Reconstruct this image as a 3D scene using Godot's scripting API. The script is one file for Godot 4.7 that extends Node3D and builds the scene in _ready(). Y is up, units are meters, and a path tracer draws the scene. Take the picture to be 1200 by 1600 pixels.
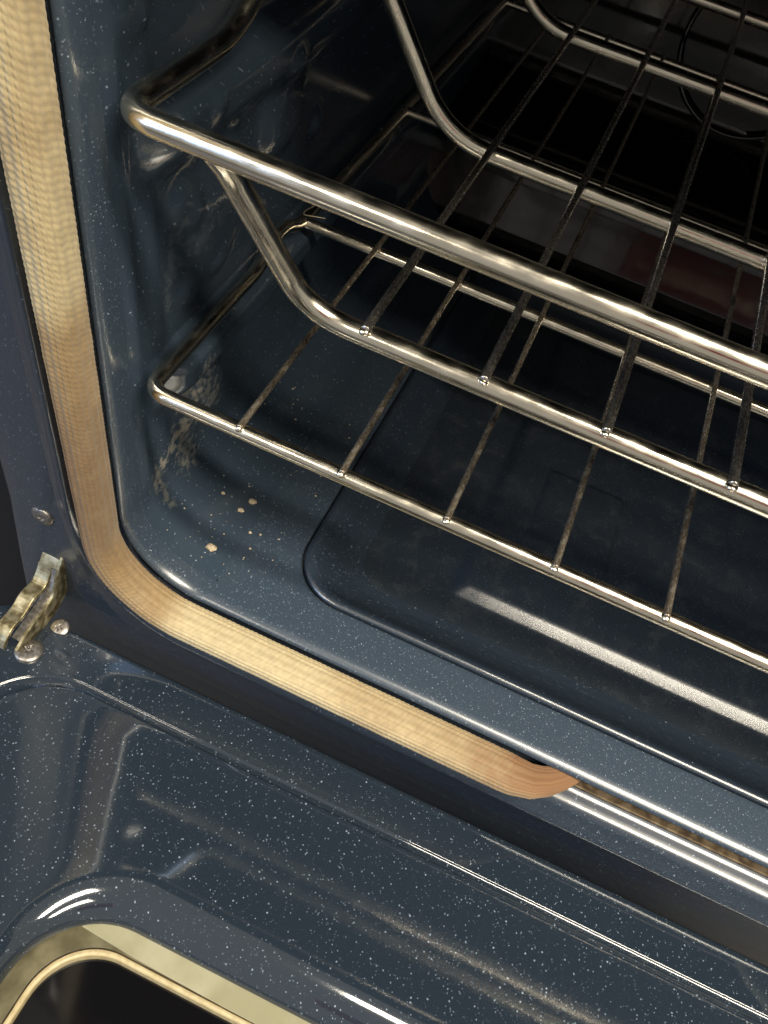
extends Node3D
# Open oven seen close up: enamelled cavity, braided door gasket, two chrome racks, open door.
# Lengths in the code are millimetres; mm() turns them into metres.

const MM := 0.001
var rng := RandomNumberGenerator.new()
var M := {}

func mm(x: float, y: float, z: float) -> Vector3:
	return Vector3(x, y, z) * MM

# ------------------------------------------------------------------ naming
func thing(called: String, label: String, category: String, group := "") -> Node3D:
	var o := Node3D.new()
	o.name = called
	add_child(o, true)
	o.set_meta("label", label)
	o.set_meta("category", category)
	if group != "":
		o.set_meta("group", group)
	return o

func part(called: String, mesh: Mesh, m: Material, parent: Node, label := "") -> MeshInstance3D:
	var o := MeshInstance3D.new()
	o.name = called
	o.mesh = mesh
	o.material_override = m
	o.cast_shadow = GeometryInstance3D.SHADOW_CASTING_SETTING_ON
	parent.add_child(o, true)
	if label != "":
		o.set_meta("label", label)
	return o

# ------------------------------------------------------------------ mesh helpers
# rows of equal length -> one smooth sheet; uv = metres along the columns and rows
# uvmode 0: metres both ways, 1: 0..1 both ways, 2: 0..1 across and metres along
func sheet(rows: Array, closed := false, colors: Array = [], uvmode := 0) -> ArrayMesh:
	var nr := rows.size()
	var nc: int = rows[0].size()
	var w := nc + (1 if closed else 0)
	var v := PackedVector3Array()
	var uv := PackedVector2Array()
	var col := PackedColorArray()
	var n := PackedVector3Array()
	v.resize(nr * w); uv.resize(nr * w); n.resize(nr * w)
	if colors.size() > 0:
		col.resize(nr * w)
	var vlen := 0.0
	for r in nr:
		var row: PackedVector3Array = rows[r]
		if r > 0:
			vlen += row[nc / 2].distance_to(rows[r - 1][nc / 2])
		var ulen := 0.0
		for c in w:
			var k := r * w + c
			v[k] = row[c % nc]
			if c > 0:
				ulen += row[c % nc].distance_to(row[c - 1])
			uv[k] = Vector2(ulen, vlen)
			if uvmode == 1:
				uv[k] = Vector2(float(c) / (w - 1), float(r) / (nr - 1))
			elif uvmode == 2:
				uv[k] = Vector2(float(c) / (w - 1), vlen)
			n[k] = Vector3.ZERO
			if colors.size() > 0:
				col[k] = colors[r][c % nc]
	var idx := PackedInt32Array()
	idx.resize((nr - 1) * (w - 1) * 6)
	var q := 0
	for r in nr - 1:
		for c in w - 1:
			var a := r * w + c
			var b := a + 1
			var d := a + w
			var e := d + 1
			for t in [[a, b, d], [b, e, d]]:
				var fn: Vector3 = (v[t[2]] - v[t[0]]).cross(v[t[1]] - v[t[0]])
				for i in 3:
					n[t[i]] += fn
					idx[q] = t[i]
					q += 1
	if closed:
		for r in nr:
			var s: Vector3 = n[r * w] + n[r * w + w - 1]
			n[r * w] = s
			n[r * w + w - 1] = s
	for k in n.size():
		n[k] = n[k].normalized() if n[k].length_squared() > 0.0 else Vector3.UP
	var arr := []
	arr.resize(Mesh.ARRAY_MAX)
	arr[Mesh.ARRAY_VERTEX] = v
	arr[Mesh.ARRAY_NORMAL] = n
	arr[Mesh.ARRAY_TEX_UV] = uv
	if colors.size() > 0:
		arr[Mesh.ARRAY_COLOR] = col
	arr[Mesh.ARRAY_INDEX] = idx
	var m := ArrayMesh.new()
	m.add_surface_from_arrays(Mesh.PRIMITIVE_TRIANGLES, arr)
	return m

# the same rows with hard edges, for stamped and boxy pieces
func hard(rows: Array) -> ArrayMesh:
	var st := SurfaceTool.new()
	st.begin(Mesh.PRIMITIVE_TRIANGLES)
	var nc: int = rows[0].size()
	var tri := func(a: Vector3, b: Vector3, c: Vector3) -> void:
		st.set_normal((c - a).cross(b - a).normalized())
		st.add_vertex(a); st.add_vertex(b); st.add_vertex(c)
	for r in rows.size() - 1:
		for c in nc:
			var a: Vector3 = rows[r][c]
			var b: Vector3 = rows[r][(c + 1) % nc]
			var d: Vector3 = rows[r + 1][c]
			var e: Vector3 = rows[r + 1][(c + 1) % nc]
			tri.call(a, b, d)
			tri.call(b, e, d)
	for r in [0, rows.size() - 1]:
		for c in range(1, nc - 1):
			tri.call(rows[r][0], rows[r][c + 1], rows[r][c])
	return st.commit()

func grid(nu: int, nv: int, f: Callable, uvmode := 0) -> ArrayMesh:
	var rows := []
	for j in nv + 1:
		var r := PackedVector3Array()
		for i in nu + 1:
			r.append(f.call(float(i) / nu, float(j) / nv))
		rows.append(r)
	return sheet(rows, false, [], uvmode)

# polyline (mm) with rounded corners -> metres
func bend(pts: Array, radius: float, segs := 7) -> PackedVector3Array:
	var out := PackedVector3Array()
	for i in pts.size():
		var p: Vector3 = pts[i]
		if i == 0 or i == pts.size() - 1:
			out.append(p * MM)
			continue
		var a: Vector3 = pts[i - 1] - p
		var b: Vector3 = pts[i + 1] - p
		var d := minf(radius, minf(a.length(), b.length()) * 0.48)
		var pa := p + a.normalized() * d
		var pb := p + b.normalized() * d
		for s in segs + 1:
			var t := float(s) / segs
			out.append((pa.lerp(p, t)).lerp(p.lerp(pb, t), t) * MM)
	return out

func section_frames(path: PackedVector3Array, first_up: Vector3) -> Array:
	var fr := []
	var up := first_up
	for i in path.size():
		var t := (path[mini(i + 1, path.size() - 1)] - path[maxi(i - 1, 0)]).normalized()
		up = (up - t * up.dot(t)).normalized()
		fr.append([t, up, t.cross(up)])
	return fr

func tube(path: PackedVector3Array, r_mm: float, sides := 16, up := Vector3.UP, round_ends := true) -> ArrayMesh:
	var fr := section_frames(path, up if absf((path[1] - path[0]).normalized().dot(up)) < 0.95 else Vector3.RIGHT)
	var rows := []
	var r := r_mm * MM
	var caps := [[0.0, 0.02], [0.3, 0.7], [0.7, 0.94]] if round_ends else []
	var ring := func(p: Vector3, f: Array, k: float) -> PackedVector3Array:
		var o := PackedVector3Array()
		for s in sides:
			var a := TAU * s / sides
			o.append(p + (f[1] * cos(a) + f[2] * sin(a)) * r * k)
		return o
	for c in caps:
		rows.append(ring.call(path[0] - fr[0][0] * r * 0.5 * (1.0 - c[0]), fr[0], c[1]))
	for i in path.size():
		rows.append(ring.call(path[i], fr[i], 1.0))
	caps.reverse()
	var l := path.size() - 1
	for c in caps:
		rows.append(ring.call(path[l] + fr[l][0] * r * 0.5 * (1.0 - c[0]), fr[l], c[1]))
	return sheet(rows, true)

# closed rounded rectangle in 2D, counted from the middle of the right of the bottom side; rx, ry: corner radii at the sides
func rrect(x0: float, x1: float, y0: float, y1: float, rb: Vector2, rt: Vector2, seg := 12, straight := 6) -> PackedVector2Array:
	var o := PackedVector2Array()
	var cs := [
		[Vector2(x0 + rb.x, y0 + rb.y), rb, -90.0], [Vector2(x0 + rt.x, y1 - rt.y), rt, -180.0],
		[Vector2(x1 - rt.x, y1 - rt.y), rt, -270.0], [Vector2(x1 - rb.x, y0 + rb.y), rb, -360.0]]
	for k in 4:
		var c: Array = cs[k]
		for s in seg + 1:
			var a := deg_to_rad(c[2] - 90.0 * s / seg)
			o.append(c[0] + Vector2(cos(a) * c[1].x, sin(a) * c[1].y))
		var nxt: Array = cs[(k + 1) % 4]
		var a1 := deg_to_rad(nxt[2])
		var q: Vector2 = nxt[0] + Vector2(cos(a1) * nxt[1].x, sin(a1) * nxt[1].y)
		var p := o[o.size() - 1]
		for s in range(1, straight):
			o.append(p.lerp(q, float(s) / straight))
	return o

# ------------------------------------------------------------------ materials
func lin(r: float, g: float, b: float) -> Color:
	return Color(r, g, b).linear_to_srgb()

func noise_tex(freq: float, lo: float, hi: float, seed_: int, size := 512, normal := false, bump := 4.0, octaves := 4) -> NoiseTexture2D:
	var f := FastNoiseLite.new()
	f.seed = seed_
	f.frequency = freq
	f.fractal_octaves = octaves
	var t := NoiseTexture2D.new()
	t.width = size; t.height = size
	t.seamless = true
	t.noise = f
	if normal:
		t.as_normal_map = true
		t.bump_strength = bump
	else:
		var g := Gradient.new()
		g.set_color(0, Color(lo, lo, lo)); g.set_color(1, Color(hi, hi, hi))
		t.color_ramp = g
	return t

# dark enamel with pale flecks: one image, one tile
func fleck_image(size: int, count: int, rmin: float, rmax: float, base: Color, fleck: Color, strength: float, seed_: int, mottle := 0.0) -> Image:
	var im := Image.create(size, size, false, Image.FORMAT_RGB8)
	im.fill(base)
	if mottle > 0.0:
		# dull baked-on film: uneven patches with a grain
		var n := FastNoiseLite.new(); n.seed = seed_; n.frequency = 0.006; n.fractal_octaves = 6; n.fractal_gain = 0.65
		for y in size:
			for x in size:
				var t := absf(float(x) / size * 2.0 - 1.0)
				var k := lerpf(n.get_noise_2d(x, y), n.get_noise_2d(x + size, y), t)      # meets itself at the tile's edge
				im.set_pixel(x, y, base.lerp(Color(0.33, 0.34, 0.33), clampf(k * mottle, 0.0, 0.5)))
	var g := RandomNumberGenerator.new()
	g.seed = seed_
	for i in count:
		put_fleck(im, g, g.randf() * size, g.randf() * size, rmin, rmax, fleck, strength)
	return im

func put_fleck(im: Image, g: RandomNumberGenerator, cx: float, cy: float, rmin: float, rmax: float, fleck: Color, strength: float) -> void:
	var t := g.randf()
	var r := lerpf(rmin, rmax, t * t * t)
	var ang := g.randf() * PI
	var el := g.randf_range(0.55, 1.0)
	var s := strength * lerpf(0.25, 1.0, pow(g.randf(), 1.6))
	var w := im.get_width()
	var h := im.get_height()
	var k := int(ceil(r)) + 1
	for dy in range(-k, k + 1):
		for dx in range(-k, k + 1):
			var a := (dx * cos(ang) + dy * sin(ang)) / r
			var b := (-dx * sin(ang) + dy * cos(ang)) / (r * el)
			var d := sqrt(a * a + b * b)
			var c := clampf((1.15 - d) / 0.4, 0.0, 1.0) * s
			if c <= 0.0:
				continue
			var x := posmod(int(cx) + dx, w)
			var y := posmod(int(cy) + dy, h)
			im.set_pixel(x, y, im.get_pixel(x, y).lerp(fleck, c))

func enamel(im: Image, tile_m: float, rough: float, tint := Color.WHITE) -> StandardMaterial3D:
	var m := StandardMaterial3D.new()
	m.albedo_texture = ImageTexture.create_from_image(im)
	m.albedo_color = tint
	m.uv1_triplanar = true
	m.uv1_world_triplanar = true
	m.uv1_triplanar_sharpness = 8.0
	m.uv1_scale = Vector3.ONE / tile_m
	m.roughness = rough
	m.metallic_specular = 0.9
	m.normal_enabled = true
	m.normal_texture = M.peel
	m.normal_scale = 0.05
	return m

func plain(c: Color, rough: float, metal := 0.0) -> StandardMaterial3D:
	var m := StandardMaterial3D.new()
	m.albedo_color = c
	m.roughness = rough
	m.metallic = metal
	return m

func make_materials() -> void:
	M.peel = noise_tex(0.02, 0, 1, 3, 512, true, 2.0, 3)
	var white := Color(0.80, 0.85, 0.9)
	var base := lin(0.0155, 0.0235, 0.0355)
	M.door_enamel = enamel(fleck_image(2048, 22000, 0.7, 3.4, base, white, 0.64, 11), 0.30, 0.07)
	M.door_enamel.clearcoat_enabled = true
	M.door_enamel.clearcoat = 0.5
	M.door_enamel.clearcoat_roughness = 0.04
	M.door_enamel.normal_scale = 0.004
	M.frame_enamel = enamel(fleck_image(1024, 5500, 0.9, 3.0, lin(0.020, 0.0305, 0.046), white, 0.6, 12), 0.15, 0.3)
	M.frame_enamel.clearcoat_enabled = true
	M.frame_enamel.clearcoat = 0.5
	M.frame_enamel.clearcoat_roughness = 0.06
	M.cavity_enamel = enamel(fleck_image(1024, 13000, 0.7, 2.4, lin(0.033, 0.0485, 0.071), white, 0.65, 13, 0.12), 0.15, 0.28)
	M.pan_enamel = enamel(fleck_image(1024, 7000, 0.8, 2.2, lin(0.018, 0.0255, 0.036), white, 0.35, 14, 0.6), 0.15, 0.22)
	M.pan_enamel.normal_scale = 0.02
	M.shaded_back_enamel = enamel(fleck_image(512, 900, 0.8, 2.0, lin(0.004, 0.0045, 0.0055), white, 0.1, 16), 0.15, 0.12)  # darker copy of the enamel: deep cavity shade put into its colour
	M.shaded_back_enamel.metallic_specular = 0.6
	# chrome plated rod
	var ch := plain(Color(0.92, 0.89, 0.82), 1.0, 1.0)
	ch.roughness_texture = noise_tex(0.012, 0.12, 0.30, 21, 512, false, 1, 5)
	ch.uv1_scale = Vector3(30, 12, 1)
	ch.normal_enabled = true
	ch.normal_texture = noise_tex(0.02, 0, 1, 22, 512, true, 3.0, 4)
	ch.normal_scale = 0.02
	M.chrome = ch
	# duller, heat-stained wires
	var w := plain(Color(1, 1, 1), 0.36, 0.95)
	w.albedo_texture = ramp_tex(0.02, 31, [lin(0.28, 0.26, 0.23), lin(0.42, 0.39, 0.35), lin(0.55, 0.52, 0.48)])
	w.uv1_scale = Vector3(60, 25, 1)
	w.roughness_texture = noise_tex(0.03, 0.4, 1.0, 32)
	M.wire_grey = w
	var w2 := plain(Color(1, 1, 1), 0.42, 0.85)
	w2.albedo_texture = ramp_tex(0.02, 33, [lin(0.27, 0.215, 0.155), lin(0.42, 0.36, 0.28), lin(0.55, 0.5, 0.43)])
	w2.uv1_scale = Vector3(60, 25, 1)
	w2.roughness_texture = noise_tex(0.03, 0.4, 1.0, 34)
	M.wire_rust = w2
	# zinc-plated hinge, yellow passivation
	var zc := plain(Color(1, 1, 1), 1.0, 0.9)
	zc.albedo_texture = ramp_tex(0.015, 41, [lin(0.14, 0.115, 0.06), lin(0.32, 0.28, 0.17), lin(0.44, 0.4, 0.28)])
	zc.roughness_texture = noise_tex(0.02, 0.35, 0.65, 42)
	zc.uv1_triplanar = true
	zc.uv1_scale = Vector3.ONE * 18
	M.zinc = zc
	var st := plain(Color(1, 1, 1), 0.4, 0.9)
	st.albedo_texture = ramp_tex(0.02, 43, [lin(0.2, 0.185, 0.17), lin(0.3, 0.28, 0.26), lin(0.42, 0.4, 0.38)])
	st.uv1_triplanar = true
	st.uv1_scale = Vector3.ONE * 30
	M.steel = st
	M.black = plain(lin(0.006, 0.006, 0.007), 0.6)
	M.dark_metal = plain(lin(0.02, 0.021, 0.024), 0.45)
	M.glass = plain(lin(0.004, 0.004, 0.005), 0.06)
	var gp := plain(Color(1, 1, 1), 0.45)
	gp.albedo_texture = ramp_tex(0.006, 51, [lin(0.24, 0.225, 0.14), lin(0.30, 0.285, 0.19), lin(0.34, 0.325, 0.23)])
	gp.uv1_triplanar = true
	gp.uv1_scale = Vector3.ONE * 8
	M.retainer = gp
	var bd := plain(Color(1, 1, 1), 0.4)
	bd.albedo_texture = ramp_tex(0.03, 52, [lin(0.36, 0.29, 0.16), lin(0.42, 0.35, 0.2), lin(0.46, 0.39, 0.23)])
	bd.uv1_triplanar = true
	bd.uv1_scale = Vector3.ONE * 14
	M.bead = bd
	var ol := plain(Color(1, 1, 1), 0.4)
	ol.albedo_texture = ramp_tex(0.012, 55, [lin(0.07, 0.06, 0.03), lin(0.10, 0.09, 0.05), lin(0.14, 0.125, 0.075)])  # dark olive holds the shade of the recessed frame strip
	ol.uv1_triplanar = true
	ol.uv1_scale = Vector3.ONE * 10
	M.olive = ol
	var ru := plain(Color(1, 1, 1), 0.6)
	ru.albedo_texture = ramp_tex(0.02, 56, [lin(0.07, 0.045, 0.025), lin(0.12, 0.08, 0.04), lin(0.19, 0.14, 0.08)])
	ru.uv1_triplanar = true
	ru.uv1_scale = Vector3.ONE * 12
	M.rust = ru
	var cr := plain(Color(1, 1, 1), 0.9)
	cr.albedo_texture = ramp_tex(0.05, 53, [lin(0.25, 0.17, 0.09), lin(0.5, 0.42, 0.3), lin(0.62, 0.56, 0.45)])
	cr.uv1_triplanar = true
	cr.uv1_scale = Vector3.ONE * 40
	M.crumb = cr
	M.gasket = gasket_material()

func ramp_tex(freq: float, seed_: int, cols: Array) -> NoiseTexture2D:
	var t := noise_tex(freq, 0, 1, seed_, 512, false, 1, 5)
	var g := Gradient.new()
	g.offsets = PackedFloat32Array([0.25, 0.5, 0.75])
	g.colors = PackedColorArray(cols)
	t.color_ramp = g
	return t

# twisted yarn: one tile is 4 cords wide (v) and 4 stitches long (u)
func gasket_material() -> StandardMaterial3D:
	var s := 256
	var hgt := Image.create(s, s, false, Image.FORMAT_RGB8)
	var alb := Image.create(s, s, false, Image.FORMAT_RGB8)
	var n := FastNoiseLite.new()
	n.seed = 5
	n.frequency = 0.06
	for y in s:
		for x in s:
			var h := 0.5 + 0.5 * n.get_noise_2d(x * 4.0, y * 1.5)
			var gr := n.get_noise_2d(x * 3.0, y * 3.0) * 0.12
			hgt.set_pixel(x, y, Color(h, h, h))
			var a := clampf(0.86 + gr, 0.0, 1.0)
			alb.set_pixel(x, y, Color(a, a, a))
	var nm := hgt.duplicate()
	nm.bump_map_to_normal_map(1.0)
	var m := StandardMaterial3D.new()
	m.vertex_color_use_as_albedo = true
	m.albedo_texture = ImageTexture.create_from_image(alb)
	m.normal_enabled = true
	m.normal_texture = ImageTexture.create_from_image(nm)
	m.normal_scale = 1.0
	m.roughness = 0.75
	m.rim_enabled = true
	m.rim = 0.3
	return m

# ------------------------------------------------------------------ scene numbers (mm)
const XC := 237.0          # middle of the oven
const CX0 := -63.0         # left wall of the cavity
const FLOOR := -122.0
const CEIL := 320.0
const BACK := -548.0
const RC := 42.0           # cavity corner radius
const DOOR_O := Vector3(0, -176, 33)
const DOOR_TILT := 9.0

func mir(x: float) -> float:
	return 2.0 * XC - x

func dv(u: float, v: float, w: float) -> Vector3:           # door coordinates -> metres
	var a := deg_to_rad(DOOR_TILT)
	return (DOOR_O + Vector3(u, 0, 0) + Vector3(0, sin(a), cos(a)) * v + Vector3(0, cos(a), -sin(a)) * w) * MM

func _ready() -> void:
	rng.seed = 7
	make_camera_and_light()
	make_materials()
	make_oven()
	make_upper_rack()
	make_lower_rack()
	make_crumbs()
	# what the chrome mirrors in red: a panel added for the photographer's red shirt
	var rb := BoxMesh.new()
	rb.size = Vector3(0.34, 0.16, 0.03)
	var shirt_stand_in := MeshInstance3D.new()
	shirt_stand_in.name = "red_shirt_stand_in"
	shirt_stand_in.mesh = rb
	shirt_stand_in.material_override = plain(lin(0.6, 0.03, 0.03), 0.5)
	add_child(shirt_stand_in)
	shirt_stand_in.position = Vector3(0.33, 0.5, 0.62)
	shirt_stand_in.rotation_degrees = Vector3(-15, 0, 0)
	shirt_stand_in.set_meta("label", "added red panel standing in for the red shirt of the photographer, mirrored in the rack bars")
	shirt_stand_in.set_meta("category", "shirt_stand_in")

func make_camera_and_light() -> void:
	var cam := Camera3D.new()
	cam.name = "camera"
	cam.fov = 64.84
	cam.near = 0.01
	cam.far = 30.0
	cam.transform = Transform3D(Basis(Vector3(0.909033, 0.177470, -0.377045), Vector3(-0.404755, 0.591299, -0.697523), Vector3(0.099157, 0.786683, 0.609343)), mm(87.56, 251.52, 197.53))
	add_child(cam)
	cam.current = true
	var e := Environment.new()
	e.background_mode = Environment.BG_COLOR
	e.background_color = lin(0.28, 0.265, 0.24)
	e.tonemap_mode = Environment.TONE_MAPPER_LINEAR
	e.tonemap_exposure = 1.2
	e.sdfgi_enabled = true
	e.ssao_enabled = true
	e.ssil_enabled = true
	var we := WorldEnvironment.new()
	we.name = "environment"
	we.environment = e
	add_child(we)
	# the shop's fluorescent fittings overhead, and its window
	lamp("ceiling_light", "long warm white fluorescent ceiling light right above the oven door", Vector3(0.95, 1.75, 0.34), Vector2(1.3, 0.16), Vector3(0, -1, 0), 5.5, Color(1.0, 0.96, 0.88))
	lamp("ceiling_light", "long warm white fluorescent ceiling light behind the photographer", Vector3(1.35, 1.75, 0.9), Vector2(1.3, 0.16), Vector3(0, -1, 0), 3.5, Color(1.0, 0.95, 0.86))
	lamp("ceiling_light", "long warm white fluorescent ceiling light toward the shop window", Vector3(-1.1, 1.75, 1.4), Vector2(1.3, 0.16), Vector3(0, -1, 0), 2.6, Color(1.0, 0.95, 0.86))
	lamp("shop_window", "bright daylit shop window behind the photographer", Vector3(-1.9, 1.0, 1.9), Vector2(1.3, 1.1), Vector3(1.9, -1.0, -1.9), 2.4, Color(0.62, 0.78, 1.0))
	# the shop floor below, which the polished edges mirror
	var fl := MeshInstance3D.new()
	fl.name = "floor"
	var pm := BoxMesh.new()
	pm.size = Vector3(6, 0.05, 6)
	fl.mesh = pm
	var fm := plain(lin(0.09, 0.085, 0.08), 0.6)
	fm.albedo_texture = noise_tex(0.01, 0.8, 1.0, 91)
	fm.uv1_triplanar = true
	fl.material_override = fm
	add_child(fl)
	fl.position = Vector3(0, -0.62, 1.0)
	fl.set_meta("kind", "structure")
	fl.set_meta("label", "grey shop floor below the oven")

func lamp(called: String, label: String, at: Vector3, size: Vector2, towards: Vector3, energy: float, c: Color) -> void:
	var o := thing(called, label, "window" if called == "shop_window" else "lamp", "" if called == "shop_window" else "ceiling lights over the oven")
	o.position = at
	var up := Vector3.BACK if absf(towards.normalized().y) > 0.9 else Vector3.UP
	o.basis = Basis.looking_at(towards, up)
	var frame := BoxMesh.new()
	frame.size = Vector3(size.x + 0.04, size.y + 0.04, 0.05)
	var f := part("frame" if called == "shop_window" else "housing", frame, plain(lin(0.6, 0.6, 0.58), 0.5), o)
	f.position = Vector3(0, 0, 0.032)
	var face := BoxMesh.new()
	face.size = Vector3(size.x, size.y, 0.004)
	var gm := plain(Color(0.9, 0.9, 0.9), 0.4)
	gm.emission_enabled = true
	gm.emission = c
	gm.emission_energy_multiplier = 1.0
	var g := part("window_pane" if called == "shop_window" else "lamp_diffuser", face, gm, o)
	g.position = Vector3(0, 0, 0.004)
	var l := AreaLight3D.new()
	l.name = called + "_glow"
	l.area_size = size
	l.light_energy = energy
	l.light_color = c
	l.area_range = 8.0
	l.shadow_enabled = true
	o.add_child(l)

# ------------------------------------------------------------------ oven
func make_oven() -> void:
	var o := thing("oven", "dark blue speckled enamel oven, its cavity open behind the tan gasket", "oven")
	make_frame(o)
	make_cavity(o)
	make_gasket(o)
	# the browned clip that the missing length of gasket was held by
	var clip := BoxMesh.new()
	clip.size = mm(158, 1.2, 4.6)
	part("gasket_clip", clip, M.rust, o, "browned strip in the slot beyond the end of the gasket").position = mm(270, FLOOR - 14.0, 6.2)
	make_door(o)
	# screw on the left flange
	screw(o, mm(-113.5, -109, 11.6), Vector3(0, 0, 1), 6.5, "flange_screw")
	# slot plate where the hinge leaves the frame
	var pl := part("hinge_slot", tube(bend([Vector3(-117, -131, 9), Vector3(-104, -131, 9), Vector3(-103, -148, 9)], 5), 1.1, 8), M.steel, o)
	pl.set_meta("label", "bent steel edge of the hinge slot")
	var hole := BoxMesh.new()
	hole.size = mm(13, 26, 2)
	part("hinge_hole", hole, M.black, o).position = mm(-111, -146, 8.2)
	# black box added as the darkness of the gap left of the flange
	var side := BoxMesh.new()
	side.size = mm(160, 800, 540)
	part("dark_gap_box", side, M.black, o).position = mm(-222, -20, -296)
	var low := BoxMesh.new()
	low.size = mm(752, 100, 20)
	part("drawer_front", low, M.black, o).position = mm(XC, -284, 1)

func frame_loop(dl: float, db: float, zl: float, zb: float) -> PackedVector3Array:
	var sq := smoothstep(40.0, 72.0, dl)                        # the flange ends in a squarer corner
	var p := rrect(CX0 - dl, mir(CX0) + dl, FLOOR - db, CEIL + dl, Vector2(lerpf(RC + dl, 14, sq), lerpf(RC + db, 14, sq)), Vector2(RC + dl, RC + dl), 16, 10)
	var o := PackedVector3Array()
	for q in p:
		# the bottom side keeps zb, the others zl, blended round the lower corners
		var t := clampf((q.y - (FLOOR - db)) / (RC + db), 0.0, 1.0)
		t = t * t * (3.0 - 2.0 * t)
		o.append(mm(q.x, q.y, lerpf(zb, zl, t)))
	return o

func make_frame(o: Node3D) -> void:
	var prof := [
		[0, 0, -4, -4], [0, 0, 3, 3], [0.3, 0.3, 6, 6], [1.2, 1.2, 8.6, 8.6], [2.8, 2.8, 9.8, 9.8], [4.4, 4.4, 9.0, 9.0], [5.2, 5.2, 6.5, 6.5], [5.5, 5.6, 2, 2], [5.8, 6, -4, -4], [6.8, 7.2, -5.5, -5.5], [9, 12, -5.5, -5.5], [9.8, 14, -4, -4], [10.4, 15, -2.4, 2], [12, 15.6, -1.6, 9], [15, 16.4, -1, 11.6], [17.5, 18, 1, 12.6], [19.5, 19, 6, 15.5], [21, 20.2, 12.5, 17.6], [22.2, 22.5, 17, 18.9], [23.4, 26, 19.4, 20.6], [24.8, 29, 20.3, 22.8], [26.4, 31.4, 19.8, 24], [28.4, 34, 18, 24.2], [31, 37, 15.4, 23], [34, 42, 13.2, 21], [37, 50, 12, 20.2],
		[39.4, 60, 11.4, 19.6], [39.9, 61, 11.1, 19.6], [40.4, 62, 9.4, 19.6], [41, 63, 9.2, 19.6], [60, 80, 8.8, 19], [70, 96, 8.4, 18], [73, 100, 7, 17], [75, 104, 3, 15], [76, 108, -4, 10], [76, 110, -30, -30]]
	var rows := []
	for q in prof:
		rows.append(frame_loop(q[0], q[1], q[2], q[3]))
	part("cavity_lip", sheet(rows.slice(0, 9), true), M.cavity_enamel, o)
	part("front_frame", sheet(rows.slice(8), true), M.frame_enamel, o)

func wall_depth(y: float, z: float) -> float:
	# pressed rack guides and small bosses: how far the wall stands in from its flat, mm
	var d := 0.0
	for g in [[112.0, 1.0], [-1.5, 1.0], [-56.0, 0.0], [210.0, 1.0]]:
		if g[1] == 0.0:
			continue
		var top: float = g[0]
		var f := smoothstep(-14.0, -34.0, z)
		var prof := smoothstep(top + 2.0, top - 4.0, y) * smoothstep(top - 34.0, top - 14.0, y)
		d += 13.0 * prof * f
	for b in [[92.0, -118.0, 12.0, 3.0], [44.0, -172.0, 9.0, 4.0], [104.0, -52.0, 7.0, 1.5], [22.0, -70.0, 10.0, 2.0], [60.0, -44.0, 16.0, 1.6], [150.0, -100.0, 12.0, 3.0], [140.0, -20.0, 12.0, 2.0], [44.0, -70.0, 34.0, 5.5], [-50.0, -60.0, 30.0, 5.0], [66.0, -130.0, 26.0, 6.0], [62.0, -46.0, 13.0, 2.6], [20.0, -52.0, 12.0, 2.4], [84.0, -92.0, 11.0, 2.6]]:
		var q: float = Vector2(y - b[0], z - b[1]).length() / b[2]
		d += b[3] * smoothstep(1.0, 0.35, q)
	# shallow upright swages near the opening
	d += 1.6 * exp(-pow((z + 9.0) / 4.5, 2.0)) + 1.0 * exp(-pow((z + 26.0) / 4.0, 2.0))
	d *= smoothstep(-4.0, -9.0, z)
	return d * smoothstep(FLOOR + 30.0, FLOOR + 60.0, y)

func side_point(s: float, t: float, sgn: float) -> Vector3:
	# s: from ceiling down and round the lower corner; t: from the front back
	var z := lerpf(-4.0, BACK, t)
	var flat := CEIL - FLOOR - 2.0 * RC
	var arc := RC * PI / 2.0
	var total := flat + 2.0 * arc
	var l := s * total
	var x: float
	var y: float
	if l < arc:
		var a := l / RC
		x = CX0 + RC - sin(a) * RC; y = CEIL - RC + cos(a) * RC
	elif l < arc + flat:
		y = CEIL - RC - (l - arc)
		x = CX0
	else:
		var a := (l - arc - flat) / RC
		x = CX0 + RC - cos(a) * RC; y = FLOOR + RC - sin(a) * RC
	x += wall_depth(y, z)
	return mm(x if sgn < 0 else mir(x), y, z)

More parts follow.
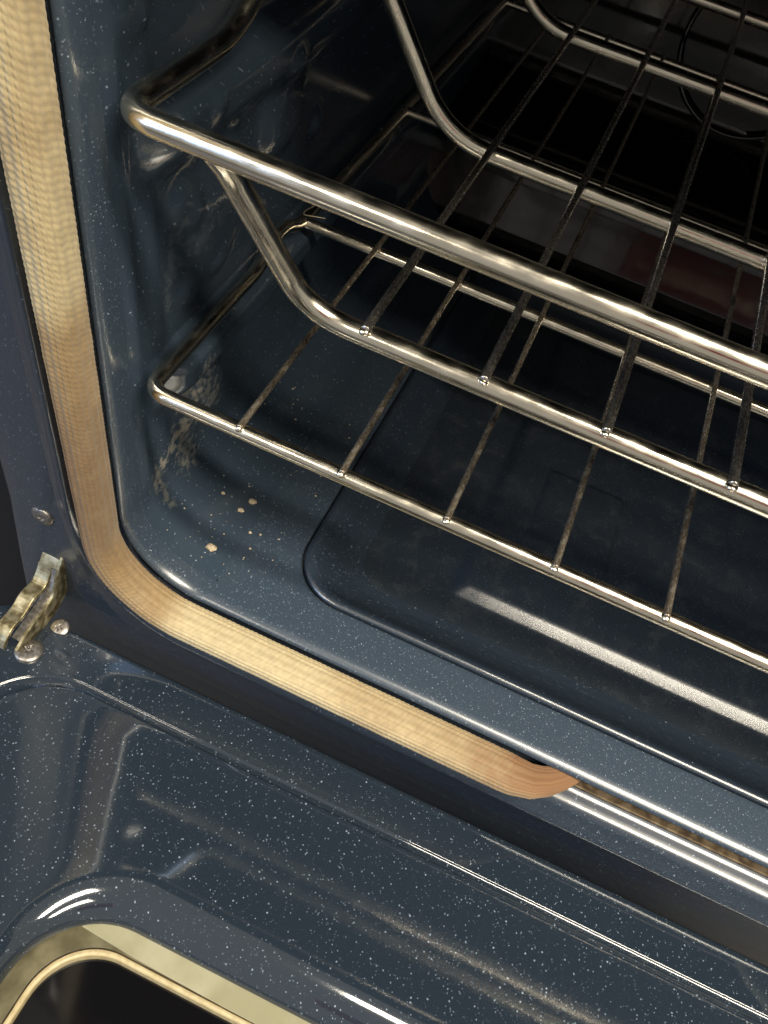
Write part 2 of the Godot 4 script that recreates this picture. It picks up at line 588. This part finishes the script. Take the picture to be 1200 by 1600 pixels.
func make_cavity(o: Node3D) -> void:
	var lw := part("side_wall", grid(250, 200, func(u: float, v: float) -> Vector3: return side_point(v, u, -1.0), 1), wall_material(), o, "left cavity wall with pressed rack guides and beige grease smears")
	lw.set_meta("label", "left cavity wall with pressed rack guides and beige grease smears")
	part("side_wall", grid(120, 100, func(u: float, v: float) -> Vector3: return side_point(v, u, 1.0)), M.cavity_enamel, o)
	part("cavity_ceiling", grid(4, 4, func(u: float, v: float) -> Vector3: return mm(lerpf(CX0 + RC, mir(CX0 + RC), u), CEIL, lerpf(-4, BACK, v))), M.shaded_back_enamel, o)
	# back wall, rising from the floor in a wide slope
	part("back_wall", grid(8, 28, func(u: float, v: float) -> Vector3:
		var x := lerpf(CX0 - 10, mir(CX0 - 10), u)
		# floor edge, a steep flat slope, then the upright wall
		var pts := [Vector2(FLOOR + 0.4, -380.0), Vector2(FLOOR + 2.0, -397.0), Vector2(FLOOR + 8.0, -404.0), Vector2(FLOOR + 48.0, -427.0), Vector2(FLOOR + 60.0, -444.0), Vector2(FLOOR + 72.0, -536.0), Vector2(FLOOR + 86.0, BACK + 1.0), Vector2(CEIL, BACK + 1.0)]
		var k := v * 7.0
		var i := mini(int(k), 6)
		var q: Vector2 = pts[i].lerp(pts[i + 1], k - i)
		return mm(x, q.x, q.y)), M.shaded_back_enamel, o)
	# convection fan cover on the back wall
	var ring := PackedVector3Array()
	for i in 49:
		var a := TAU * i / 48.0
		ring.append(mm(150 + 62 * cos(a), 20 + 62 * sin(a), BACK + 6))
	part("fan_cover", tube(ring, 2.2, 10, Vector3.BACK, false), M.shaded_back_enamel, o)
	# floor: from the cavity edge to the opening for the bottom pan
	var rows := []
	var f0 := CX0 + RC
	for k in 7:
		var t: float = [0.0, 0.3, 0.7, 0.93, 0.975, 0.99, 1.0][k]
		var dy: float = [0.0, 0.0, 0.0, 0.0, -0.4, -1.6, -6.0][k]
		var a := [f0, mir(f0), -470.0, -4.0, 2.0]
		var b := [11.0, mir(11.0), -372.0, -19.0, 32.0]
		var loop := PackedVector3Array()
		var rr: float = lerpf(a[4], b[4], t)
		for q in rrect(lerpf(a[0], b[0], t), lerpf(a[1], b[1], t), -lerpf(a[3], b[3], t), -lerpf(a[2], b[2], t), Vector2(rr, rr), Vector2(rr, rr), 12, 10):
			loop.append(mm(q.x, FLOOR + dy, -q.y))
		rows.append(loop)
	part("cavity_floor", sheet(rows, true), M.cavity_enamel, o)
	make_pan(o)

func pan_height(x: float, z: float) -> float:
	var h := -14.0
	# raised plateau over the hidden burner, its front edge sloping to the door
	var px := minf(x - 92.0, mir(92.0) - x)
	var pz := minf(-67.0 - z, z + 332.0)
	var d := minf(px, pz)
	h += 4.4 * clampf(d / 10.0, 0.0, 1.0) * smoothstep(0.0, 5.0, px)
	# shallow tab pressed into the plateau
	var q := Vector2(maxf(absf(x - 150.0) - 22.0, 0.0), maxf(absf(z + 150.0) - 34.0, 0.0)).length()
	h += 1.4 * smoothstep(5.0, 2.5, q)
	return h

func make_pan(o: Node3D) -> void:
	var n := part("bottom_pan", null, M.frame_enamel, o)
	var rows := []
	var prof := [[0.6, -7.0], [0.8, -1.2], [1.6, 0.3], [3.4, 1.0], [5.4, 0.8], [7.4, -0.4], [12.0, -4.2], [18.0, -9.0], [22.0, -12.0], [26.0, -13.6], [31.0, -14.0]]
	for p in prof:
		var i: float = p[0]
		var r := maxf(31.0 - i * 0.35, 8.0)
		var loop := PackedVector3Array()
		for q in rrect(11.0 + i, mir(11.0 + i), 19.0 + i, 372.0 - i, Vector2(r, r), Vector2(r, r), 12, 10):
			loop.append(mm(q.x, FLOOR + p[1], -q.y))
		rows.append(loop)
	n.mesh = sheet(rows, true)
	var x0 := 36.0
	part("pan_base", grid(220, 170, func(u: float, v: float) -> Vector3:
		var x := lerpf(x0, mir(x0), u)
		var z := lerpf(-44.0, -347.0, v)
		return mm(x, FLOOR + pan_height(x, z) + 0.05, z)), M.pan_enamel, n)

# left wall: enamel with flecks plus the baked-on smears that the photograph shows
func wall_material() -> StandardMaterial3D:
	var w := 2048
	var im := fleck_image(w, 22000, 0.7, 2.2, lin(0.033, 0.0485, 0.071), Color(0.8, 0.85, 0.9), 0.6, 15)
	# uv here: u = z/BACK, v = arc position; the mesh uv is in metres, scaled below
	var flat := CEIL - FLOOR - 2.0 * RC
	var total := flat + RC * PI
	var smear := lin(0.30, 0.27, 0.22)
	var n1 := FastNoiseLite.new(); n1.seed = 61; n1.frequency = 0.03; n1.fractal_octaves = 5
	var n2 := FastNoiseLite.new(); n2.seed = 62; n2.frequency = 0.16; n2.fractal_octaves = 3
	# [y, z, length along (dy,dz), half width, strength]
	var blobs := [
		[-58.0, -40.0, -30.0, -6.0, 9.0, 0.62], [-72.0, -20.0, -6.0, 2.0, 6.0, 0.7], [-70.0, -24.0, 14.0, -26.0, 5.0, 0.75], [-46.0, -56.0, -20.0, -14.0, 13.0, 0.45],
		[-30.0, -42.0, -24.0, -4.0, 7.0, 0.5], [-16.0, -44.0, -22.0, -6.0, 6.0, 0.55], [-86.0, -20.0, -14.0, -2.0, 3.0, 0.45], [58.0, -40.0, -36.0, 6.0, 4.0, 0.2], [40.0, -50.0, 10.0, -14.0, 8.0, 0.16], [96.0, -20.0, 8.0, -6.0, 5.0, 0.25]]
	for b in blobs:
		var half: float = b[4] * 1.3
		var y0 := minf(b[0], b[0] + b[2]) - half * 2.0
		var y1 := maxf(b[0], b[0] + b[2]) + half * 2.0
		var z0 := minf(b[1], b[1] + b[3]) - half * 2.0
		var z1 := maxf(b[1], b[1] + b[3]) + half * 2.0
		var px0 := int((z1 + 4.0) / (BACK + 4.0) * w)
		var px1 := int((z0 + 4.0) / (BACK + 4.0) * w)
		var py0 := int((RC * PI / 2.0 + CEIL - RC - y1) / total * w)
		var py1 := int((RC * PI / 2.0 + CEIL - RC - y0) / total * w)
		var a := Vector2(b[0], b[1])
		var dir := Vector2(b[2], b[3])
		for py in range(clampi(py0, 0, w - 1), clampi(py1, 0, w - 1)):
			var y := CEIL - RC - (float(py) / w * total - RC * PI / 2.0)
			for px in range(clampi(px0, 0, w - 1), clampi(px1, 0, w - 1)):
				var z := -4.0 + float(px) / w * (BACK + 4.0)
				var q := Vector2(y, z)
				var t := clampf((q - a).dot(dir) / dir.length_squared(), 0.0, 1.0)
				var d := (q - a - dir * t).length() / half
				var k := 1.0 - d + n1.get_noise_2d(y * 6.0, z * 6.0) * 1.15
				k = smoothstep(0.05, 1.15, k) * (0.45 + 0.8 * maxf(0.0, 0.35 + n2.get_noise_2d(y * 9.0, z * 9.0)))
				k = clampf(k * b[5] * 1.5, 0.0, 0.9)
				if k > 0.01:
					im.set_pixel(px, py, im.get_pixel(px, py).lerp(smear, k))
	var m := StandardMaterial3D.new()
	m.albedo_texture = ImageTexture.create_from_image(im)
	m.roughness = 0.17
	m.metallic_specular = 1.0
	return m

func make_gasket(o: Node3D) -> void:
	# path round the opening; both ends tuck into the slot under the floor lip
	var gx := CX0 - 6.3
	var gy := FLOOR - 6.0
	var gz := 21.5
	var r := RC + 5.0
	var raw := PackedVector3Array()
	var x_end := 168.0
	for q in [[x_end + 27, gy - 2.0, -9.0], [x_end + 24.0, gy - 2.0, -3.0], [x_end + 20.0, gy - 1.8, 4.0], [x_end + 14.0, gy - 1.2, 11.0], [x_end + 7.0, gy - 0.6, 16.5], [x_end, gy - 0.2, 20.0], [x_end - 10, gy, 21.3]]:
		raw.append(mm(q[0], q[1], q[2]))
	var push_line := func(a: Vector3, b: Vector3, step: float) -> void:
		var n := int(a.distance_to(b) / (step * MM))
		for i in range(1, n + 1):
			raw.append(a.lerp(b, float(i) / n))
	var arc := func(cx: float, cy: float, a0: float, a1: float) -> void:
		var n := 120 if a0 == 270.0 else 24
		for i in range(1, n + 1):
			var a := deg_to_rad(lerpf(a0, a1, float(i) / n))
			raw.append(mm(cx + r * cos(a), cy + r * sin(a), gz))
	var top := CEIL + 6.3
	push_line.call(raw[raw.size() - 1], mm(gx + r, gy, gz), 0.62)
	arc.call(gx + r, gy + r, 270.0, 180.0)
	push_line.call(raw[raw.size() - 1], mm(gx, 190, gz), 0.62)
	push_line.call(raw[raw.size() - 1], mm(gx, top - r, gz), 6.0)
	arc.call(gx + r, top - r, 180.0, 90.0)
	push_line.call(raw[raw.size() - 1], mm(mir(gx) - r, top, gz), 12.0)
	arc.call(mir(gx) - r, top - r, 90.0, 0.0)
	push_line.call(raw[raw.size() - 1], mm(mir(gx), gy + r, gz), 12.0)
	arc.call(mir(gx) - r, gy + r, 0.0, -90.0)
	push_line.call(raw[raw.size() - 1], mm(352, gy, gz), 12.0)
	raw.append(mm(342, gy - 0.8, 15.5))
	raw.append(mm(332, gy - 2.0, -6.0))
	# section: rounded, deeper than wide, with cords along it
	var cords := 20
	var per := 8
	var run := 0.0
	var rows := []
	var cols := []
	var wob := FastNoiseLite.new(); wob.seed = 71; wob.frequency = 9.0
	var stain := FastNoiseLite.new(); stain.seed = 72; stain.frequency = 16.0; stain.fractal_octaves = 4
	var fine := FastNoiseLite.new(); fine.seed = 73; fine.frequency = 260.0; fine.fractal_octaves = 2
	var fr := section_frames(raw, Vector3.BACK)
	var cream := Color(0.60, 0.49, 0.285)
	var tan := Color(0.37, 0.255, 0.125)
	var scorch := Color(0.19, 0.10, 0.04)
	var orange := Color(0.25, 0.12, 0.048)
	for i in raw.size():
		var p := raw[i]
		if i > 0:
			run += p.distance_to(raw[i - 1]) / MM
		# near the ends the sleeve closes up
		var e := smoothstep(-4.0, 40.0, (x_end + 24.0) - p.x / MM) if (p.x < XC * MM and p.y < (FLOOR + 20) * MM) else 1.0
		var f: Array = fr[i]
		var a_in := (6.5 + 0.18 * wob.get_noise_1d(i * 0.004)) * lerpf(0.4, 1.0, e)
		var b_out := (10.2 + 0.2 * wob.get_noise_1d(i * 0.004 + 40.0)) * lerpf(0.5, 1.0, e)
		var row := PackedVector3Array()
		var rc := PackedColorArray()
		for k in cords * per:
			var ang := TAU * k / (cords * per) + PI
			var ph := float(k % per) / per
			# twisted yarn: round cords, each broken into slanting stitches
			var st := fposmod(run / 2.6 + ph * 0.7 + 0.5 * float((k / per) % 2) + 0.13 * float(k / per), 1.0)
			var relief := 0.46 * pow(absf(2.0 * ph - 1.0), 1.8) + 0.20 * pow(absf(2.0 * st - 1.0), 2.0)
			var rib := 1.0 - relief / 8.5
			var ca := cos(ang)
			var sa := sin(ang)
			var u := signf(ca) * pow(absf(ca), 0.74) * b_out * rib
			var v := signf(sa) * pow(absf(sa), 0.74) * a_in * rib
			var pos: Vector3 = p + (f[1] * u + f[2] * v) * MM
			row.append(pos)
			# heat stains: brown at the lower left corner, orange at the free end, blotches between
			var y := p.y / MM
			var x := p.x / MM
			var s1 := stain.get_noise_3dv(pos * 2.0)
			var g := fine.get_noise_3dv(pos)
			var c := cream
			var left := smoothstep(-20.0, -45.0, x)
			c = c.lerp(tan, clampf(left * (0.12 + s1 * 0.9 + smoothstep(80.0, 30.0, y) * 0.95), 0.0, 1.0))
			c = c.lerp(scorch, clampf(left * smoothstep(95.0, 10.0, absf(y + 45.0) + s1 * 60.0) * (0.6 + 0.4 * smoothstep(-4.0, 6.0, v * -1.0)), 0.0, 0.85))
			if y < FLOOR + 30.0 and x < XC:
				c = c.lerp(tan, clampf(smoothstep(40.0, 110.0, x + s1 * 80.0) * 0.55, 0.0, 1.0))
				c = c.lerp(orange, clampf(smoothstep(118.0, 182.0, x + s1 * 45.0 + g * 8.0), 0.0, 0.95))
			var k2 := 1.0 + g * 0.16
			rc.append(Color(c.r * k2, c.g * k2, c.b * k2))
		rows.append(row)
		cols.append(rc)
	var mesh := sheet(rows, true, cols, 2)
	part("door_gasket", mesh, M.gasket, o, "tan braided fabric gasket, scorched brown at its corner and orange at its end")
	M.gasket.uv1_scale = Vector3(cords / 4.0, 1.0 / 0.0104, 1)

func screw(parent: Node3D, at: Vector3, axis: Vector3, r: float, called: String) -> void:
	# domed head with a cross recess
	var rows := []
	var up := axis.normalized()
	var sx := up.cross(Vector3.RIGHT if absf(up.x) < 0.8 else Vector3.UP).normalized()
	var sy := up.cross(sx)
	for q in [[1.0, -0.6], [1.0, 0.1], [0.93, 0.3], [0.75, 0.45], [0.5, 0.54], [0.3, 0.57], [0.22, 0.5], [0.12, 0.1], [0.01, 0.05]]:
		var row := PackedVector3Array()
		for s in 24:
			var a := TAU * s / 24.0
			var k: float = q[0]
			if k < 0.4:
				k *= 1.0 + 0.5 * cos(4.0 * a)
			row.append(at + (sx * cos(a) + sy * sin(a)) * r * k * MM + up * q[1] * r * MM * 0.5)
		rows.append(row)
	part(called, sheet(rows, true), M.steel, parent)

# ------------------------------------------------------------------ door
func door_loop(u0: float, v0: float, w: float, r: float, v1 := 520.0) -> PackedVector3Array:
	var o := PackedVector3Array()
	for q in rrect(u0, mir(u0), v0, v1, Vector2(r, r), Vector2(r, r), 16, 12):
		o.append(dv(q.x, q.y, w))
	return o

func make_door(oven: Node3D) -> void:
	var d := Node3D.new()
	d.name = "door"
	oven.add_child(d)
	d.set_meta("label", "speckled dark blue door lying open, pale framed window in it")
	# pressed inner panel: edge, border, seam step, field, roll down to the window
	var rows := []
	for p in [[-136, 0.5, -34, 12, 520], [-136, 0.5, -3.4, 12, 520], [-135.4, 1.1, -0.8, 12, 519.4], [-134, 2.5, 0.9, 12, 518], [-131, 5, 1.2, 12, 515], [-120, 15, 0.6, 20, 505], [-112, 22, 0.18, 30, 498], [-108, 25.0, 0, 44, 495],
		[-107.4, 25.5, 0.05, 44, 494.5], [-106.9, 25.9, -0.3, 44, 494], [-106.4, 26.3, -1.1, 43, 493.6], [-103, 28.5, -1.3, 42.5, 491.4], [-100.4, 30.1, -1.2, 42, 490], [-99.9, 30.5, -0.2, 42, 489.5], [-99.4, 30.9, 0.1, 42, 489], [-98.8, 31.4, 0.05, 42, 488.6], [-97, 33, -0.3, 42, 487], [-88, 42, -1.2, 43, 478],
		[-60, 66, -1.8, 44, 454], [-30, 92, -2.2, 45, 428], [-23, 97, -2.3, 45, 423], [-20.5, 99.5, -2.6, 45, 420.5], [-18.6, 102.5, -3.3, 44, 417.5], [-17, 106, -4.5, 43, 414], [-15.6, 109.5, -6.2, 42, 410.5], [-14.4, 112.4, -8.2, 41, 407.6], [-13.6, 114.6, -10.4, 40, 405.4], [-13.2, 116, -12.6, 39, 404], [-13.2, 116.2, -14, 39, 403.8]]:
		rows.append(door_loop(p[0], p[1], p[2], p[3], p[4]))
	part("inner_panel", sheet(rows, true), M.door_enamel, d)
	# underside closes the door
	var rows2 := []
	for p in [[-136, 0.5, -34, 12, 520], [-60, 60, -34.5, 12, 460], [40, 160, -34.5, 8, 360], [200, 250, -34.5, 4, 270]]:
		rows2.append(door_loop(p[0], p[1], p[2], p[3], p[4]))
	part("outer_panel", sheet(rows2, true), M.dark_metal, d)
	# pale frame behind the opening, then the browned bead, then the dark pane
	var r3 := []
	for p in [[-17, 112, -15.6, 41, 408], [-4.4, 125.4, -15.4, 30, 394.6], [-3.6, 126.2, -15.6, 29, 393.8], [-3.2, 126.6, -18, 29, 393.4]]:
		r3.append(door_loop(p[0], p[1], p[2], p[3], p[4]))
	part("window_retainer", sheet(r3, true), M.olive, d, "olive brown frame strip round the door window, recess shade in its colour")
	var pale := []
	for q in [[3.0, 108.0, 123.6], [30.0, 108.0, 125.2], [80.0, 108.0, 126.2], [mir(80.0), 108.0, 126.2], [mir(30.0), 108.0, 125.2], [mir(3.0), 108.0, 123.6]]:
		pale.append(PackedVector3Array([dv(q[0], q[1], -17.6), dv(q[0], q[1], -14.8), dv(q[0], q[2] - 0.4, -14.6), dv(q[0], q[2], -15.0), dv(q[0], q[2], -17.6)]))
	part("window_strip", hard(pale), M.retainer, d, "pale green strip along the inner edge of the door window")
	var edge := [[-3.9, 125.9, -18, 29, 394.1], [-3.8, 126.0, -15.0, 29, 394.0], [-3.0, 126.8, -14.5, 28.5, 393.2], [-2.4, 127.4, -14.35, 28.4, 392.6], [-1.7, 128.1, -14.4, 28, 391.9], [-1.1, 128.7, -14.8, 27.6, 391.3], [-0.8, 129, -15.4, 27, 391], [-0.7, 129.1, -21, 27, 390.9]]
	var loops := []
	for p in edge:
		loops.append(door_loop(p[0], p[1], p[2], p[3], p[4]))
	part("window_bead", sheet(loops.slice(2), true), M.bead, d, "smooth yellow cream bead round the dark window pane")
	part("rust_line", sheet(loops.slice(0, 3), true), M.rust, d, "rust brown line outside the window bead")
	var r5 := []
	for p in [[-1, 129, -19, 28, 391], [30, 160, -19, 20, 360], [100, 220, -19, 10, 300], [200, 255, -19, 2, 265]]:
		r5.append(door_loop(p[0], p[1], p[2], p[3], p[4]))
	part("window_pane", sheet(r5, true), M.glass, d)
	# hinge arm: two stamped cheeks and the web between them
	var path_out := [Vector2(-143, 4), Vector2(-147, 11), Vector2(-157, 17), Vector2(-163, 24), Vector2(-160, 33), Vector2(-165, 42), Vector2(-163, 52), Vector2(-169, 60), Vector2(-182, 63)]
	var stamped := func(x: float, wd: float, pts: Array, hgt: float) -> ArrayMesh:
		var rws := []
		var raw := []
		for p2 in pts:
			raw.append(Vector3(0, p2.x, p2.y))
		pts = []
		for p3 in bend(raw, 5.0, 4):
			pts.append(Vector2(p3.y, p3.z) / MM)
		for i in pts.size():
			var p: Vector2 = pts[i]
			var q: Vector2 = pts[mini(i + 1, pts.size() - 1)] - pts[maxi(i - 1, 0)]
			var nn := Vector2(q.y, -q.x).normalized() * hgt * 0.5      # in (y, z)
			var row := PackedVector3Array()
			for c in [[-wd, 0.8], [-wd + 0.5, 1.0], [wd - 0.5, 1.0], [wd, 0.8], [wd, -1.0], [-wd, -1.0]]:
				row.append(mm(x + c[0], p.x + nn.x * c[1], p.y + nn.y * c[1]))
			rws.append(row)
		return hard(rws)
	part("hinge_arm", stamped.call(-116.5, 4.4, path_out, 2.6), M.zinc, d, "bent yellow zinc strip of the hinge arm")
	part("hinge_plate", stamped.call(-104.5, 1.3, [Vector2(-139, 5), Vector2(-145, 13), Vector2(-155, 18), Vector2(-163, 22), Vector2(-168, 32), Vector2(-168, 46), Vector2(-173, 58)], 13.0), M.zinc, d, "yellow zinc side plate of the hinge arm")
	part("hinge_web", stamped.call(-109.5, 4.6, [Vector2(-144, 4), Vector2(-151, 12), Vector2(-162, 19), Vector2(-170, 27), Vector2(-172, 40), Vector2(-175, 58)], 4.0), M.steel, d, "grey steel web inside the hinge arm")
	part("hinge_block", stamped.call(-111.5, 6.0, [Vector2(-138, 6), Vector2(-144, 13), Vector2(-148, 16)], 6.0), M.zinc, d)
	screw(d, dv(-100.5, 23.5, 0.6), dv(0, 0, 1) - dv(0, 0, 0), 7.6, "hinge_screw")
	screw(d, dv(-96.0, 3.5, 1.0), dv(0, 0.4, 1) - dv(0, 0, 0), 5.5, "hinge_screw")

# ------------------------------------------------------------------ racks
func weld_on(w: Node3D, at: Vector3) -> void:
	var s := SphereMesh.new()
	s.radius = 1.9 * MM; s.height = 3.2 * MM
	s.radial_segments = 12; s.rings = 6
	var o := part("weld", s, M.chrome, w)
	o.position = at
	o.scale = Vector3(rng.randf_range(0.8, 1.25), rng.randf_range(0.6, 1.0), rng.randf_range(0.8, 1.2))
	o.rotation = Vector3(rng.randf_range(-0.4, 0.4), rng.randf() * TAU, 0)

func make_upper_rack() -> void:
	var o := thing("oven_rack", "upper chrome oven rack whose thick front bar stands above its dropped wires", "oven rack", "oven racks")
	var xl := -52.8
	var xr := mir(xl)
	var yt := 122.0
	# outer frame: one rod, front bar and both side rails
	part("frame_rod", tube(bend([Vector3(xl, yt, -515), Vector3(xl, yt, -120), Vector3(xl, yt + 12, -96), Vector3(xl, yt + 12, -84), Vector3(xl, yt, -62), Vector3(xl, yt, 1.4), Vector3(xr, yt, 1.4), Vector3(xr, yt, -62), Vector3(xr, yt + 12, -84), Vector3(xr, yt + 12, -96), Vector3(xr, yt, -120), Vector3(xr, yt, -515)], 11, 8), 4.1, 22), M.chrome, o)
	part("back_rod", tube(bend([Vector3(xl, yt, -513), Vector3(xr, yt, -513)], 5), 3.0, 14), M.chrome, o)
	var yb := 61.8
	# front cross bar hangs from the front bar
	part("cross_bar", tube(bend([Vector3(-22.5, 120.5, 0.5), Vector3(-19.5, 113, -3.5), Vector3(4.5, yb, -18.8), Vector3(mir(4.5), yb, -18.8), Vector3(mir(-19.5), 113, -3.5), Vector3(mir(-22.5), 120.5, 0.5)], 17, 10), 4.3, 20), M.chrome, o)
	for z in [-169.5, -332.0, -470.0]:
		part("cross_bar", tube(bend([Vector3(xl, yt - 6, z), Vector3(-37, yt - 7, z), Vector3(4, yb, z), Vector3(mir(4), yb, z), Vector3(mir(-37), yt - 7, z), Vector3(xr, yt - 6, z)], 24, 12), 4.3, 20), M.chrome, o)
	for i in 10:
		var x := 27.86 + 45.0 * i
		var w := part("wire", tube(bend([Vector3(x, yb + 4.6, -16.2), Vector3(x, yb + 4.3, -240), Vector3(x, yb + 4.3, -505)], 5), 1.8, 10), M.wire_grey, o)
		weld_on(w, mm(x, yb + 4.0, -15.8))

func make_lower_rack() -> void:
	var o := thing("oven_rack", "lower flat chrome oven rack nearest the oven floor, its wires browned", "oven rack", "oven racks")
	var xl := -52.8
	var xr := mir(xl)
	var y := 5.2
	part("frame_rod", tube(bend([Vector3(xl, y, -512), Vector3(xl, y, -140), Vector3(xl, y + 9, -124), Vector3(xl, y + 9, -112), Vector3(xl, y, -96), Vector3(xl, y, -1.5), Vector3(xr, y, -1.5), Vector3(xr, y, -98), Vector3(xr, y + 5, -112), Vector3(xr, y + 5, -122), Vector3(xr, y, -138), Vector3(xr, y, -512)], 9, 8), 3.4, 20), M.chrome, o)
	for z in [-145.5, -291.0, -510.0]:
		part("cross_bar", tube(bend([Vector3(xl, y, z), Vector3(xr, y, z)], 5), 2.9, 16), M.chrome, o)
	for i in 12:
		var x := -10.18 + 45.0 * i
		var w := part("wire", tube(bend([Vector3(x, y + 3.8, 0.3), Vector3(x, y + 4.0, -240), Vector3(x, y + 4.0, -508)], 5), 1.4, 10), M.wire_rust, o)
		weld_on(w, mm(x, y + 3.2, 0.6))

# ------------------------------------------------------------------ crumbs
func make_crumbs() -> void:
	var spots := [[-29.0, -59.0, 1.9, "larger beige crumb on the oven floor below the lower rack corner"], [-31.5, -50.0, 1.6, "beige crumb just in front of the larger one on the oven floor"], [-33.0, -19.5, 2.4, "flat beige crumb on the oven floor nearest the gasket corner"], [-44.0, -52.0, 1.0, "tiny pale crumb low on the curve of the left oven wall"], [-20.0, -40.0, 0.8, "tiny pale speck between the crumbs and the bottom pan"]]
	var scatter := RandomNumberGenerator.new()
	scatter.seed = 19
	var dust := SurfaceTool.new()
	dust.begin(Mesh.PRIMITIVE_TRIANGLES)
	var grain := SphereMesh.new()
	grain.radius = 0.5 * MM; grain.height = 1.0 * MM
	grain.radial_segments = 6; grain.rings = 3
	for i in 90:
		var x := scatter.randf_range(-57.0, 4.0)
		var z := scatter.randf_range(-150.0, -8.0)
		var y := FLOOR
		if x < CX0 + RC:
			y = FLOOR + RC - sqrt(RC * RC - pow(CX0 + RC - x, 2.0))
		var k := lerpf(0.35, 1.5, pow(scatter.randf(), 3.0))
		dust.append_from(grain, 0, Transform3D(Basis.from_euler(Vector3(scatter.randf(), scatter.randf() * TAU, 0)).scaled(Vector3(k * 1.3, k * 0.6, k)), mm(x, y + 0.15 * k, z)))
	var specks := part("crumb_dust", dust.commit(), M.crumb, self)
	specks.set_meta("kind", "stuff")
	specks.set_meta("label", "fine pale crumb dust over the oven floor by the left wall")
	specks.set_meta("category", "crumbs")
	for s in spots:
		var rows := []
		var g := RandomNumberGenerator.new()
		g.seed = int(s[2] * 1000.0)
		for r in 7:
			var a := PI * r / 6.0
			var row := PackedVector3Array()
			for k in 10:
				var b := TAU * k / 10.0
				var q: float = s[2] * g.randf_range(0.75, 1.2)
				row.append(mm(sin(a) * cos(b) * q * 1.3, cos(a) * q * 0.55, sin(a) * sin(b) * q))
			rows.append(row)
		var o := MeshInstance3D.new()
		o.name = "crumb"
		o.mesh = sheet(rows, true)
		o.material_override = M.crumb
		var x: float = s[0]
		var y := FLOOR
		if x < CX0 + RC:
			y = FLOOR + RC - sqrt(RC * RC - pow(CX0 + RC - x, 2.0))
		o.position = mm(x, y + s[2] * 0.35, s[1])
		add_child(o, true)
		o.set_meta("label", s[3])
		o.set_meta("category", "crumb")
		o.set_meta("group", "crumbs on the oven floor")
	var fibre := part("stray_fibre", tube(bend([Vector3(-30, 47, -100), Vector3(-38, 36, -110), Vector3(-44, 24, -124), Vector3(-44, 18, -134), Vector3(-38, 17, -138)], 6), 0.22, 6), M.crumb, self)
	fibre.set_meta("label", "thin pale stray fibre hanging against the left oven wall")
	fibre.set_meta("category", "fibre")
